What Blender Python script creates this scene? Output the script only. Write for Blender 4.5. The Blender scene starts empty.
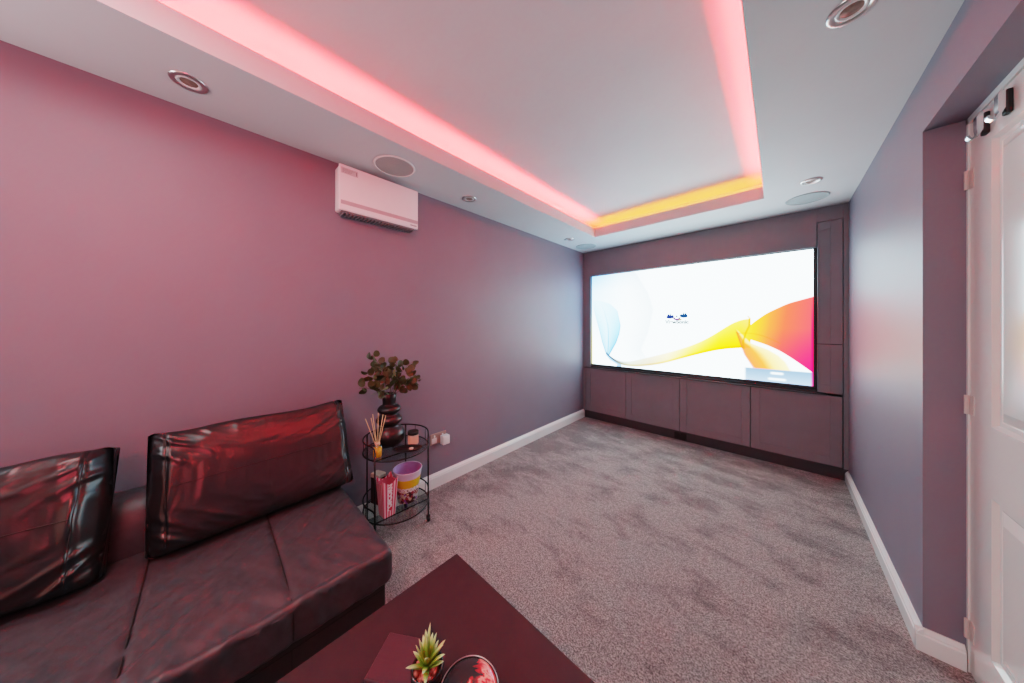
import bpy, bmesh, math, random
import numpy as np
from mathutils import Vector, Matrix, noise
random.seed(7)
PI = math.pi
COL = bpy.context.scene.collection
SC = bpy.context.scene

# ------------------------------------------------------------------ materials
def new_mat(name):
    m = bpy.data.materials.new(name); m.use_nodes = True
    nt = m.node_tree; b = nt.nodes['Principled BSDF']
    return m, nt, b

def mat(name, col, rough=.5, metal=0, bump=0, bscale=200, var=0, vscale=6, coat=0, trans=0, emis=None, estr=0, spec=.5, ior=1.45, bdist=.002):
    m, nt, b = new_mat(name)
    b.inputs['Base Color'].default_value = (*col, 1)
    b.inputs['Roughness'].default_value = rough
    b.inputs['Metallic'].default_value = metal
    b.inputs['Coat Weight'].default_value = coat
    b.inputs['Transmission Weight'].default_value = trans
    b.inputs['Specular IOR Level'].default_value = spec
    b.inputs['IOR'].default_value = ior
    if emis:
        b.inputs['Emission Color'].default_value = (*emis, 1)
        b.inputs['Emission Strength'].default_value = estr
    tc = nt.nodes.new('ShaderNodeTexCoord')
    if var:
        n = nt.nodes.new('ShaderNodeTexNoise'); n.inputs['Scale'].default_value = vscale; n.inputs['Detail'].default_value = 5
        nt.links.new(tc.outputs['Object'], n.inputs['Vector'])
        r = nt.nodes.new('ShaderNodeValToRGB')
        r.color_ramp.elements[0].position = .3; r.color_ramp.elements[1].position = .7
        r.color_ramp.elements[0].color = (*[c*(1-var) for c in col], 1)
        r.color_ramp.elements[1].color = (*[min(1, c*(1+var)) for c in col], 1)
        nt.links.new(n.outputs['Fac'], r.inputs['Fac']); nt.links.new(r.outputs['Color'], b.inputs['Base Color'])
    if bump:
        n = nt.nodes.new('ShaderNodeTexNoise'); n.inputs['Scale'].default_value = bscale; n.inputs['Detail'].default_value = 4
        nt.links.new(tc.outputs['Object'], n.inputs['Vector'])
        bp = nt.nodes.new('ShaderNodeBump'); bp.inputs['Strength'].default_value = bump; bp.inputs['Distance'].default_value = bdist
        nt.links.new(n.outputs['Fac'], bp.inputs['Height']); nt.links.new(bp.outputs['Normal'], b.inputs['Normal'])
    return m

WALL = (.185, .175, .215)
M = {}
M['wall'] = mat('mauve grey wall paint', WALL, .5, bump=.12, bscale=90, var=.03, vscale=3)
M['ceiling'] = mat('pale grey ceiling paint', (.60, .62, .63), .6, bump=.08, bscale=60, var=.03, vscale=2)
M['joinery'] = mat('dusky painted joinery', (.175, .180, .20), .45, bump=.05, bscale=150, var=.04)
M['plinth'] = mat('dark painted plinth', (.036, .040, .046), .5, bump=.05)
M['white'] = mat('white gloss woodwork', (.80, .78, .76), .25, coat=.3, var=.02)
M['door'] = mat('cream white gloss door', (.80, .75, .70), .2, coat=.5, var=.015)
M['black'] = mat('matt black metal', (.008, .008, .009), .4, metal=.3, var=.1)
M['blackplastic'] = mat('black plastic', (.012, .012, .013), .5, var=.1)
M['frame'] = mat('black screen frame', (.035, .038, .042), .5, var=.1)
M['leather'] = mat('dark maroon leather', (.036, .040, .046), .42, bump=.15, bscale=260, var=.15, vscale=30, bdist=.0015, spec=.42)
M['cushion'] = mat('shiny dark leather', (.012, .013, .015), .29, bump=.12, bscale=420, var=.05, vscale=30, bdist=.0006, spec=.5)
M['base_fabric'] = mat('black sofa base', (.016, .012, .014), .5, bump=.3, bscale=200, var=.1)
M['thread'] = mat('dark seam', (.008, .004, .005), .6, var=.1)
M['table'] = mat('dark brown table laminate', (.017, .018, .021), .55, bump=.03, bscale=300, var=.08, vscale=20, spec=.25)
M['chrome'] = mat('chrome', (.88, .90, .92), .2, metal=1, var=.02)
M['brushed'] = mat('brushed nickel', (.55, .52, .50), .3, metal=1, var=.05)
M['ac'] = mat('white heater casing', (.86, .80, .80), .3, coat=.2, var=.015)
M['acline'] = mat('darker pink casing stripe', (.55, .40, .42), .4, var=.03)  # darker pink stripe low on the front panel
M['acvent'] = mat('grey louvre', (.22, .22, .23), .5, var=.1)
M['sticker'] = mat('silver label', (.62, .52, .53), .4, var=.03)
M['grey_ink'] = mat('grey print', (.20, .14, .15), .5, var=.05)
M['grille'] = mat('beige speaker grille', (.36, .35, .34), .7, bump=.6, bscale=900, var=.06)
M['grille2'] = mat('grey speaker grille', (.36, .42, .43), .7, bump=.6, bscale=900, var=.06)
M['bulb'] = mat('dim lamp lens', (.25, .16, .13), .2, var=.3, vscale=60)
M['vase'] = mat('black glazed ceramic', (.009, .008, .010), .32, coat=0, var=.1)
M['leaf'] = mat('olive eucalyptus leaf', (.042, .055, .018), .55, var=.5, vscale=14)
M['leafpale'] = mat('pale eucalyptus leaf', (.13, .14, .075), .5, var=.3, vscale=14)
M['stem'] = mat('brown stem', (.10, .07, .04), .6, var=.2)
M['reed'] = mat('rattan reed', (.72, .50, .28), .6, var=.15, vscale=40)
M['amber'] = mat('amber oil', (.85, .36, .03), .1, trans=.35, var=.1, emis=(.8, .3, .02), estr=.12)
M['peach'] = mat('peach candle label', (.74, .42, .30), .4, var=.06)
M['purple'] = mat('lilac plastic', (.42, .30, .56), .35, var=.05)
M['lilac'] = mat('pale lilac rim', (.72, .60, .74), .35, var=.04)
M['whiteink'] = mat('white print', (.85, .78, .78), .5, var=.03)
M['redink'] = mat('red print', (.62, .02, .05), .5, var=.05)
M['darkbox'] = mat('dark brown carton', (.030, .014, .014), .5, var=.2)
M['creamlid'] = mat('cream card', (.50, .46, .38), .6, var=.15, vscale=40)
M['coaster'] = mat('maroon leatherette', (.032, .020, .028), .5, bump=.2, bscale=300, var=.06)
M['pot'] = mat('black glazed pot', (.012, .009, .011), .2, coat=.4, var=.1)
M['coral'] = mat('coral pebbles', (.72, .16, .12), .6, bump=.4, bscale=80, var=.3, vscale=60)
M['socket'] = mat('white moulded plastic', (.78, .72, .70), .3, var=.02)
M['brass'] = mat('brushed copper socket plate', (.42, .28, .25), .4, metal=.5, var=.1)
M['hinge'] = mat('painted hinge', (.60, .50, .47), .45, var=.08)

def glass_mat(name, col=(.85, .92, .9), alpha=.25):
    m = bpy.data.materials.new(name); m.use_nodes = True; nt = m.node_tree; nt.nodes.clear()
    o = nt.nodes.new('ShaderNodeOutputMaterial'); mx = nt.nodes.new('ShaderNodeMixShader')
    t = nt.nodes.new('ShaderNodeBsdfTransparent'); g = nt.nodes.new('ShaderNodeBsdfGlossy')
    fr = nt.nodes.new('ShaderNodeLayerWeight'); fr.inputs['Blend'].default_value = .35
    ml = nt.nodes.new('ShaderNodeMath'); ml.operation = 'MULTIPLY'; ml.inputs[1].default_value = alpha; nt.links.new(fr.outputs['Facing'], ml.inputs[0])
    t.inputs['Color'].default_value = (*col, 1); g.inputs['Roughness'].default_value = .05
    nt.links.new(ml.outputs[0], mx.inputs[0]); nt.links.new(t.outputs[0], mx.inputs[1]); nt.links.new(g.outputs[0], mx.inputs[2])
    nt.links.new(mx.outputs[0], o.inputs['Surface']); return m
M['glass'] = glass_mat('smoky shelf glass', (.80, .84, .83), .3)
M['clear'] = glass_mat('clear glass', (.93, .93, .92), .25)

def emit_mat(name, col, s):
    m = bpy.data.materials.new(name); m.use_nodes = True; nt = m.node_tree; nt.nodes.clear()
    o = nt.nodes.new('ShaderNodeOutputMaterial'); e = nt.nodes.new('ShaderNodeEmission')
    e.inputs['Color'].default_value = (*col, 1); e.inputs['Strength'].default_value = s
    nt.links.new(e.outputs[0], o.inputs['Surface']); return m
LED = 1000
M['led_red'] = emit_mat('red led', (1, .014, .014), LED*1.15)
M['led_orange'] = emit_mat('orange led', (1, .22, .02), LED*.10)

def carpet_mat():
    m, nt, b = new_mat('grey plush carpet')
    N = nt.nodes.new; L = nt.links.new
    tc = N('ShaderNodeTexCoord')
    mp = N('ShaderNodeMapping'); mp.inputs['Rotation'].default_value = (0, 0, .5); mp.inputs['Scale'].default_value = (1, 1.8, 1)
    L(tc.outputs['Object'], mp.inputs['Vector'])
    big = N('ShaderNodeTexNoise'); big.inputs['Scale'].default_value = 3.4; big.inputs['Detail'].default_value = 11
    big.inputs['Roughness'].default_value = .70; big.inputs['Distortion'].default_value = .25
    L(mp.outputs[0], big.inputs['Vector'])
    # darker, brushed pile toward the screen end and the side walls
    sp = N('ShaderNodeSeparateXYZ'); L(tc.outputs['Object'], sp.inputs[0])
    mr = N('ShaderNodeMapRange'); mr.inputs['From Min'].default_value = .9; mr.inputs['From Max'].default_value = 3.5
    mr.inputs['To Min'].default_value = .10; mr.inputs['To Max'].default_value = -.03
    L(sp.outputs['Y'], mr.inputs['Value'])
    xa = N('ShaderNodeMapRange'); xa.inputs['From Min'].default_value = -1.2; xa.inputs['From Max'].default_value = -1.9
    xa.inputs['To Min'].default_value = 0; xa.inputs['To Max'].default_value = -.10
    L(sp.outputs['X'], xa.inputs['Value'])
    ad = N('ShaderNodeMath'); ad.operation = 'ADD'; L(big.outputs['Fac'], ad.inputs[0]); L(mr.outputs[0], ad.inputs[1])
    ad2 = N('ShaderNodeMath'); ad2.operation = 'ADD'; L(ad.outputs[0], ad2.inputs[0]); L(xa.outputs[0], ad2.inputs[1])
    rp = N('ShaderNodeValToRGB'); e = rp.color_ramp.elements
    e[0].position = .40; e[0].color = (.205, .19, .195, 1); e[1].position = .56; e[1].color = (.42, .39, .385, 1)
    x = e.new(.48); x.color = (.31, .285, .285, 1)
    L(ad2.outputs[0], rp.inputs['Fac'])
    fine = N('ShaderNodeTexNoise'); fine.inputs['Scale'].default_value = 150; fine.inputs['Detail'].default_value = 4; fine.inputs['Roughness'].default_value = .75
    L(tc.outputs['Object'], fine.inputs['Vector'])
    fr = N('ShaderNodeValToRGB'); fr.color_ramp.elements[0].position = .42; fr.color_ramp.elements[0].color = (.24, .23, .23, 1)
    fr.color_ramp.elements[1].position = .58; fr.color_ramp.elements[1].color = (1.0, 1.0, 1.0, 1)
    L(fine.outputs['Fac'], fr.inputs['Fac'])
    mx0 = N('ShaderNodeMix'); mx0.data_type = 'RGBA'; mx0.blend_type = 'MULTIPLY'; mx0.inputs['Factor'].default_value = 1
    mid = N('ShaderNodeTexNoise'); mid.inputs['Scale'].default_value = 48; mid.inputs['Detail'].default_value = 6; mid.inputs['Roughness'].default_value = .8
    L(tc.outputs['Object'], mid.inputs['Vector'])
    mr2 = N('ShaderNodeValToRGB'); mr2.color_ramp.elements[0].position = .38; mr2.color_ramp.elements[0].color = (.55, .54, .54, 1); mr2.color_ramp.elements[1].position = .56
    L(mid.outputs['Fac'], mr2.inputs['Fac']); L(rp.outputs['Color'], mx0.inputs['A']); L(mr2.outputs['Color'], mx0.inputs['B'])
    mx = N('ShaderNodeMix'); mx.data_type = 'RGBA'; mx.blend_type = 'MULTIPLY'; mx.inputs['Factor'].default_value = 1
    L(mx0.outputs['Result'], mx.inputs['A']); L(fr.outputs['Color'], mx.inputs['B'])
    sc = N('ShaderNodeMix'); sc.data_type = 'RGBA'; sc.blend_type = 'MULTIPLY'; sc.inputs['Factor'].default_value = 1
    L(mx.outputs['Result'], sc.inputs['A']); sc.inputs['B'].default_value = (1.36, 1.40, 1.36, 1)
    L(sc.outputs['Result'], b.inputs['Base Color'])
    b.inputs['Roughness'].default_value = .95; b.inputs['Specular IOR Level'].default_value = .1
    b.inputs['Sheen Weight'].default_value = .25
    bp = N('ShaderNodeBump'); bp.inputs['Strength'].default_value = .9; bp.inputs['Distance'].default_value = .012
    sm = N('ShaderNodeMath'); sm.operation = 'ADD'; L(fine.outputs['Fac'], sm.inputs[0]); L(big.outputs['Fac'], sm.inputs[1])
    L(sm.outputs[0], bp.inputs['Height']); L(bp.outputs['Normal'], b.inputs['Normal'])
    return m
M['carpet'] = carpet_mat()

# ------------------------------------------------------------------ geometry helpers
def box(bm, x0, x1, y0, y1, z0, z1, bevel=0, seg=2):
    r = bmesh.ops.create_cube(bm, size=1)
    vs = r['verts']
    for v in vs:
        v.co = Vector((x0+(v.co.x+.5)*(x1-x0), y0+(v.co.y+.5)*(y1-y0), z0+(v.co.z+.5)*(z1-z0)))
    if bevel:
        es = list({e for v in vs for e in v.link_edges})
        bmesh.ops.bevel(bm, geom=es, offset=bevel, segments=seg, affect='EDGES', profile=.5)

def tube(bm, pts, r, seg=10, closed=False, caps=True):
    pts = [Vector(p) for p in pts]; n = len(pts); rings = []
    rad = [float(q_) for q_ in r] if isinstance(r, (list, tuple)) else [r]*n
    up = None
    for i, p in enumerate(pts):
        a = pts[(i-1) % n] if (closed or i > 0) else p
        b = pts[(i+1) % n] if (closed or i < n-1) else p
        t = (b-a).normalized()
        if up is None: up = t.orthogonal().normalized()
        up = (up - t*up.dot(t)).normalized()
        s = t.cross(up)
        rings.append([bm.verts.new(p+rad[i]*(math.cos(2*PI*k/seg)*up+math.sin(2*PI*k/seg)*s)) for k in range(seg)])
    m = n if closed else n-1
    for i in range(m):
        A, B = rings[i], rings[(i+1) % n]
        for k in range(seg):
            bm.faces.new((A[k], A[(k+1) % seg], B[(k+1) % seg], B[k]))
    if not closed and caps:
        bm.faces.new(rings[0][::-1]); bm.faces.new(rings[-1])

def lathe(bm, prof, cx=0, cy=0, cz=0, seg=32, cap0=True, cap1=False, sx=1, sy=1):
    rings = []
    for r, z in prof:
        rings.append([bm.verts.new((cx+sx*r*math.cos(2*PI*k/seg), cy+sy*r*math.sin(2*PI*k/seg), cz+z)) for k in range(seg)])
    for A, B in zip(rings, rings[1:]):
        for k in range(seg):
            bm.faces.new((A[k], A[(k+1) % seg], B[(k+1) % seg], B[k]))
    if cap0: bm.faces.new(rings[0][::-1])
    if cap1: bm.faces.new(rings[-1])

def obj(name, bm, m, parent=None, smooth=False, ang=None):
    me = bpy.data.meshes.new(name)
    bmesh.ops.recalc_face_normals(bm, faces=bm.faces)
    bm.to_mesh(me); bm.free()
    if smooth: me.shade_smooth()
    if ang: me.set_sharp_from_angle(angle=math.radians(ang))
    o = bpy.data.objects.new(name, me); COL.objects.link(o)
    for x in (m if isinstance(m, list) else [m]): me.materials.append(x)
    if parent: o.parent = parent
    return o

def tag(o, label=None, cat=None, group=None, kind=None):
    if label: o['label'] = label
    if cat: o['category'] = cat
    if group: o['group'] = group
    if kind: o['kind'] = kind
    return o

def thing(name, label, cat, loc=(0, 0, 0), rz=0, group=None):
    o = bpy.data.objects.new(name, None); COL.objects.link(o); o.empty_display_size = .05
    o.location = loc; o.rotation_euler = (0, 0, rz)
    return tag(o, label, cat, group)

def dup(root, loc, label):
    r = root.copy(); COL.objects.link(r); r.location = loc; r['label'] = label
    for ch in list(root.children):
        c = ch.copy(); COL.objects.link(c); c.parent = r
        for g in list(ch.children):
            d = g.copy(); COL.objects.link(d); d.parent = c
    return r

def BX(*a, **k):
    bm = bmesh.new(); box(bm, *a, **k); return bm
def LA(*a, **k):
    bm = bmesh.new(); lathe(bm, *a, **k); return bm
def TU(*a, **k):
    bm = bmesh.new(); tube(bm, *a, **k); return bm
def text_bm(txt, size, depth=.0004):
    cu = bpy.data.curves.new('t', 'FONT'); cu.body = txt; cu.size = size; cu.extrude = depth; cu.offset = size*.045; cu.align_x = 'CENTER'; cu.align_y = 'CENTER'
    to = bpy.data.objects.new('t', cu); COL.objects.link(to)
    dg = bpy.context.evaluated_depsgraph_get(); me = bpy.data.meshes.new_from_object(to.evaluated_get(dg))
    bm = bmesh.new(); bm.from_mesh(me)
    bpy.data.objects.remove(to); bpy.data.curves.remove(cu); bpy.data.meshes.remove(me)
    return bm

# ------------------------------------------------------------------ room shell
XL, XR, YF, YB, H = -2.005, .42, 3.6, -1.9, 2.307
HU = 2.49
RV0, RV1, RVZ = 1.10, 1.955, 2.072      # doorway along Y in the right-hand wall, and its head
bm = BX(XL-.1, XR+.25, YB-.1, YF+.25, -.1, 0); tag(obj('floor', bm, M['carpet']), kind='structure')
bm = BX(XL-.12, XL, YB-.1, YF+.25, 0, H+.3); tag(obj('wall_left', bm, M['wall']), kind='structure')
bm = BX(XL, XR, YF+.10, YF+.22, 0, H+.3); tag(obj('wall_far', bm, M['wall']), kind='structure')
bm = BX(XL, XR, YB-.12, YB, 0, H+.3); tag(obj('wall_back', bm, M['wall']), kind='structure')
bm = bmesh.new()
box(bm, XR, XR+.2, RV1, YF+.25, 0, H+.3); box(bm, XR, XR+.2, YB-.1, RV0, 0, H+.3); box(bm, XR, XR+.2, RV0, RV1, RVZ, H+.3)
tag(obj('wall_right', bm, M['wall']), kind='structure')
# ceiling: dropped border around a raised tray with a light cove
TX0, TX1, TY0, TY1, LZ, CV = -1.542, -.085, -.95, 3.03, 2.405, .16
bm = bmesh.new()
box(bm, XL, TX0-CV, YB, YF+.1, H, HU); box(bm, TX1+CV, XR, YB, YF+.1, H, HU)
box(bm, TX0-CV, TX1+CV, YB, TY0-CV, H, HU); box(bm, TX0-CV, TX1+CV, TY1+CV, YF+.1, H, HU)
t = .018
box(bm, TX0-CV, TX0-t, TY0-CV, TY1+CV, H, H+t); box(bm, TX1+t, TX1+CV, TY0-CV, TY1+CV, H, H+t)
box(bm, TX0-t, TX1+t, TY0-CV, TY0-t, H, H+t); box(bm, TX0-t, TX1+t, TY1+t, TY1+CV, H, H+t)
box(bm, TX0-t, TX0, TY0-t, TY1+t, H, LZ); box(bm, TX1, TX1+t, TY0-t, TY1+t, H, LZ)
box(bm, TX0, TX1, TY0-t, TY0, H, LZ); box(bm, TX0, TX1, TY1, TY1+t, H, LZ)
box(bm, XL, XR, YB, YF+.1, HU, HU+.05)
tag(obj('ceiling', bm, M['ceiling']), kind='structure')

# skirting boards
def skirt(name, p0, p1, nrm, h=.11, th=.018):
    p0, p1, n = Vector(p0), Vector(p1), Vector(nrm)
    prof = [(0, 0), (th, 0), (th, h*.72), (th*.8, h*.78), (th*.8, h*.84), (th*.45, h*.93), (th*.25, h), (0, h)]
    bm = bmesh.new()
    A = [bm.verts.new(p0+n*a+Vector((0, 0, z))) for a, z in prof]
    B = [bm.verts.new(p1+n*a+Vector((0, 0, z))) for a, z in prof]
    k = len(prof)
    for i in range(k): bm.faces.new((A[i], A[(i+1) % k], B[(i+1) % k], B[i]))
    bm.faces.new(A[::-1]); bm.faces.new(B)
    return tag(obj(name, bm, M['white']), kind='structure')
skirt('baseboard_left', (XL, YB, 0), (XL, YF, 0), (1, 0, 0))
skirt('baseboard_right', (XR, RV1-.018, 0), (XR, YF+.005, 0), (-1, 0, 0), .088, .02)
skirt('baseboard_reveal', (XR-.02, RV1, 0), (XR+.092, RV1, 0), (0, -1, 0), .088, .02)
skirt('baseboard_near', (XR, YB, 0), (XR, RV0, 0), (-1, 0, 0), .088, .02)
skirt('baseboard_back', (XL, YB, 0), (XR, YB, 0), (0, 1, 0))

# door frame and door, hinged on the far side, closed in its reveal
DX = XR+.10
bm = bmesh.new()
box(bm, DX-.004, DX+.09, RV1-.012, RV1, 0, RVZ); box(bm, DX-.004, DX+.09, RV0, RV0+.03, 0, RVZ); box(bm, DX-.004, DX+.09, RV0, RV1, RVZ-.022, RVZ)
tag(obj('trim_1', bm, M['white']), kind='structure')
dz0, dz1, dy1, dy0 = .006, RVZ-.026, RV1-.014, RV0+.035
def door_bm():
    bm = bmesh.new()
    st = .145; mid = (dy0+dy1)/2
    zr = [(dz0, .17), (.715, .955), (1.925, dz1)]
    for z0, z1 in zr: box(bm, DX, DX+.036, dy0+st, dy1-st, z0, z1)
    box(bm, DX, DX+.036, dy0, dy0+st, dz0, dz1); box(bm, DX, DX+.036, dy1-st, dy1, dz0, dz1)
    for z0, z1 in ((.17, .715), (.955, 1.925)):
        y0, y1 = dy0+st, dy1-st
        box(bm, DX+.014, DX+.03, y0, y1, z0, z1)
        # raised and fielded panel with moulded edge
        m0 = .012
        def ring(i, x): return [Vector((x, y0+i, z0+i)), Vector((x, y1-i, z0+i)), Vector((x, y1-i, z1-i)), Vector((x, y0+i, z1-i))]
        steps = [(0, DX), (.010, DX+.012), (.022, DX+.012), (.026, DX+.013), (.060, DX+.003)]
        rs = [[bm.verts.new(v) for v in ring(*s)] for s in steps]
        for A, B in zip(rs, rs[1:]):
            for k in range(4): bm.faces.new((A[k], A[(k+1) % 4], B[(k+1) % 4], B[k]))
        bm.faces.new(rs[-1])
    return bm
door = tag(obj('door_1', door_bm(), M['door']), kind='structure')
for z in (.16, 1.0, 1.84):
    bm = bmesh.new(); tube(bm, [(DX-.006, dy1+.004, z-.035), (DX-.006, dy1+.004, z+.035)], .006, 10)
    box(bm, DX-.002, DX, dy1-.028, dy1, z-.035, z+.035)
    for q in (-.03, 0, .03): lathe(bm, [(.004, 0), (.004, .002)], 0, 0, 0, 8, True, True) if False else None
    obj('hinge', bm, M['hinge'], door)
bm = bmesh.new(); lathe(bm, [(.024, 0), (.024, .006), (.01, .01), (.01, .04)], 0, 0, 0, 24, True, True)
bmesh.ops.rotate(bm, verts=bm.verts, cent=(0, 0, 0), matrix=Matrix.Rotation(-PI/2, 3, 'Y')); bmesh.ops.translate(bm, verts=bm.verts, vec=(DX, dy0+.06, 1.0))
tube(bm, [(DX-.04, dy0+.055, 1.0), (DX-.042, dy0+.09, 1.0), (DX-.042, dy0+.17, 1.0)], .009, 12)
obj('door_handle', bm, M['brushed'], door, True, 40)

# coat hooks screwed to the top rail of the door
def hook(y, z, label):
    r = thing('coat_hook', label, 'coat hook', (DX, y, z), 0, 'coat hooks on the top of the door')
    obj('mounting_block', BX(-.012, 0, -.015, .013, -.035, .038, bevel=.003), M['blackplastic'], r)
    bm = bmesh.new(); w = .0115
    path = [(-.014, .040), (-.018, .040), (-.020, .030), (-.020, -.012), (-.023, -.027), (-.030, -.038), (-.039, -.042), (-.047, -.037), (-.051, -.027)]
    th0 = .014
    path = [(-.012+(x_+.012)*.72, z_) for x_, z_ in path]
    A = []
    for i, (x, zz) in enumerate(path):
        a = path[max(0, i-1)]; b = path[min(len(path)-1, i+1)]
        d = Vector((b[0]-a[0], b[1]-a[1])).normalized(); th = th0*(1 if 1 < i < 4 else .45); nx, nz = -d.y*th/2, d.x*th/2
        wy = w*(1.0 if i < 4 else 1.0-.06*(i-3))
        A.append([bm.verts.new((x+nx, -wy, zz+nz)), bm.verts.new((x+nx, wy, zz+nz)), bm.verts.new((x-nx, wy, zz-nz)), bm.verts.new((x-nx, -wy, zz-nz))])
    for P, Q in zip(A, A[1:]):
        for k in range(4): bm.faces.new((P[k], P[(k+1) % 4], Q[(k+1) % 4], Q[k]))
    bm.faces.new(A[0][::-1]); bm.faces.new(A[-1])
    obj('hook', bm, M['chrome'], r, True, 50)
    return r
h1 = hook(1.815, 1.985, 'polished chrome coat hook nearest the hinged edge of the white door')
h2 = dup(h1, (DX, 1.685, 1.985), 'polished chrome coat hook on white door, cut by the photo edge')

# ------------------------------------------------------------------ ceiling fittings
def downlight(x, y, label):
    r = thing('recessed_downlight', label, 'downlight', (x, y, H), 0, 'recessed downlights in the dropped ceiling')
    obj('bezel', LA([(.034, .004), (.036, -.002), (.042, -.005), (.050, -.006), (.056, -.004), (.057, .001)], seg=36, cap0=False), M['brushed'], r, True)
    obj('reflector', LA([(.037, .001), (.037, -.0035), (.030, -.0045), (.026, -.001)], seg=36, cap0=False), M['white'], r, True)
    obj('lamp', LA([(.0265, -.001), (.020, -.002), (.008, -.003)], seg=24, cap0=False, cap1=True), M['bulb'], r, True)
    return r
d0 = downlight(-1.785, -.065, 'round downlight in the left ceiling border above the sofa')
dup(d0, (-1.805, 1.416, H), 'round downlight in the left ceiling border just past the wall heater')
dup(d0, (-1.805, 2.903, H), 'small far downlight in the left ceiling border beside the far left speaker')
dup(d0, (.17, 1.402, H), 'largest round downlight in the right ceiling border, at the top edge of the photo')
dup(d0, (.165, 2.884, H), 'small downlight in the right ceiling border in front of the ceiling speaker')
def speaker(x, y, g, label):
    r = thing('ceiling_speaker', label, 'speaker', (x, y, H), 0, 'round in-ceiling speakers')
    obj('grille', LA([(.112, -.004), (.08, -.005), (.03, -.0055), (.001, -.0055)], seg=48, cap0=False, cap1=True), g, r, True)
    obj('rim', LA([(.111, -.001), (.112, -.006), (.121, -.006), (.125, -.001)], seg=48, cap0=False), M['white'] if g != M['grille2'] else g, r, True)
    return r
s1 = speaker(-1.78, .80, M['grille'], 'round beige ceiling speaker directly above the wall heater')
speaker(-1.81, 3.31, M['grille2'], 'round grey ceiling speaker in the far left corner')
speaker(.164, 3.26, M['grille2'], 'round grey ceiling speaker in the far right corner')

# led strips lying in the cove, behind the lip
def strip(name, pts, m, label):
    bm = bmesh.new()
    for a, b in zip(pts, pts[1:]):
        x0, x1 = sorted((a[0], b[0])); y0, y1 = sorted((a[1], b[1]))
        box(bm, x0-.005, x1+.005, y0-.005, y1+.005, LZ-.035, LZ-.025)
    o = obj('diffuser', bm, m)
    r = thing(name, label, 'led strip', (0, 0, 0)); o.parent = r
    bm = bmesh.new()
    for a, b in zip(pts, pts[1:]):
        x0, x1 = sorted((a[0], b[0])); y0, y1 = sorted((a[1], b[1]))
        box(bm, x0-.007, x1+.007, y0-.007, y1+.007, H+t, LZ-.036)
    obj('channel', bm, M['white'], r)
q = .055
strip('led_strip', [(TX0-q, TY1-.01), (TX0-q, TY0-q), (TX1+q, TY0-q), (TX1+q, TY1-.01)], M['led_red'], 'red led strip glowing in the cove along the sides of the raised ceiling')
strip('led_strip', [(TX0-q+.02, TY1+q), (TX1+q-.02, TY1+q)], M['led_orange'], 'orange glowing led strip in the ceiling cove nearest the screen wall')

# ------------------------------------------------------------------ wall heater / air unit
ac = thing('wall_heater', 'white wall-mounted heater unit high on the left wall under the ceiling', 'heater', (XL, .775, 1.99))
bm = BX(0, .09, -.252, .252, .004, .272, bevel=.012, seg=3); obj('casing', bm, M['ac'], ac, True, 40)
bm = BX(.084, .098, -.254, .254, .0, .276, bevel=.006, seg=3); obj('front_panel', bm, M['ac'], ac, True, 40)
obj('trim_line', BX(.0975, .0988, -.245, .250, .036, .060), M['acline'], ac)
bm = bmesh.new()
box(bm, .012, .080, -.235, .235, -.006, .004)
for k in range(22):
    y = -.225+k*.0214; box(bm, .015, .077, y-.002, y+.002, -.016, -.005)
obj('louvre', bm, M['acvent'], ac)
obj('rating_label', BX(.0975, .0984, -.243, -.150, .222, .258), M['sticker'], ac)
bm = text_bm('HEATER', .016)
for k in range(3): box(bm, -.040+.0, .02+.008*k, -.016+.0-.004*k-.002, -.0152-.004*k-.002, 0, .0005)
bmesh.ops.rotate(bm, verts=bm.verts, cent=(0, 0, 0), matrix=Matrix.Rotation(PI/2, 3, 'Z') @ Matrix.Rotation(PI/2, 3, 'X'))
bmesh.ops.scale(bm, verts=bm.verts, vec=(1, .9, .9)); bmesh.ops.translate(bm, verts=bm.verts, vec=(.0988, -.197, .246))
bm.free()
bm = bmesh.new()
for k in range(4): box(bm, .0983, .0988, -.236, -.168-.008*k, .249-.0065*k, .2505-.0065*k)
box(bm, .0983, .0988, -.160, -.156, .228, .250)
obj('label_print', bm, M['grey_ink'], ac)
bm = bmesh.new()
for k in range(6): box(bm, .0975, .0988, .196+.008*k, .201+.008*k, .015, .023)
obj('badge', bm, M['grey_ink'], ac)

# ------------------------------------------------------------------ screen wall joinery
F = YF
r = thing('wall_panelling', 'dusky mauve painted panelling surrounding the projection screen', 'panelling', (0, F, 0))
OX0, OX1, OZ0, OZ1 = -1.897, .240, .722, 1.972
obj('top_panel', BX(XL, OX1, 0, .06, OZ1, H, bevel=.001, seg=1), M['joinery'], r)
obj('top_panel', BX(OX1, XR, 0, .06, 2.185, H), M['joinery'], r)
obj('side_panel', BX(XL, OX0, 0, .06, .712, OZ1), M['joinery'], r)
obj('stile', BX(.392, XR, -.004, .06, .10, H), M['joinery'], r)
obj('stile', BX(XL, -1.972, -.004, .06, .10, OZ1), M['joinery'], r)
obj('backing_board', BX(OX0, OX1, .05, .06, OZ0-.02, OZ1), M['frame'], r)
led = thing('screen_ledge', 'thin black ledge running under the projection screen', 'ledge', (0, F, .698))
obj('shelf', BX(-1.985, .300, -.022, .05, 0, .010, bevel=.002, seg=1), M['frame'], led)
obj('lip', BX(-1.897, .240, .004, .05, .010, .03), M['frame'], led)
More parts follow.
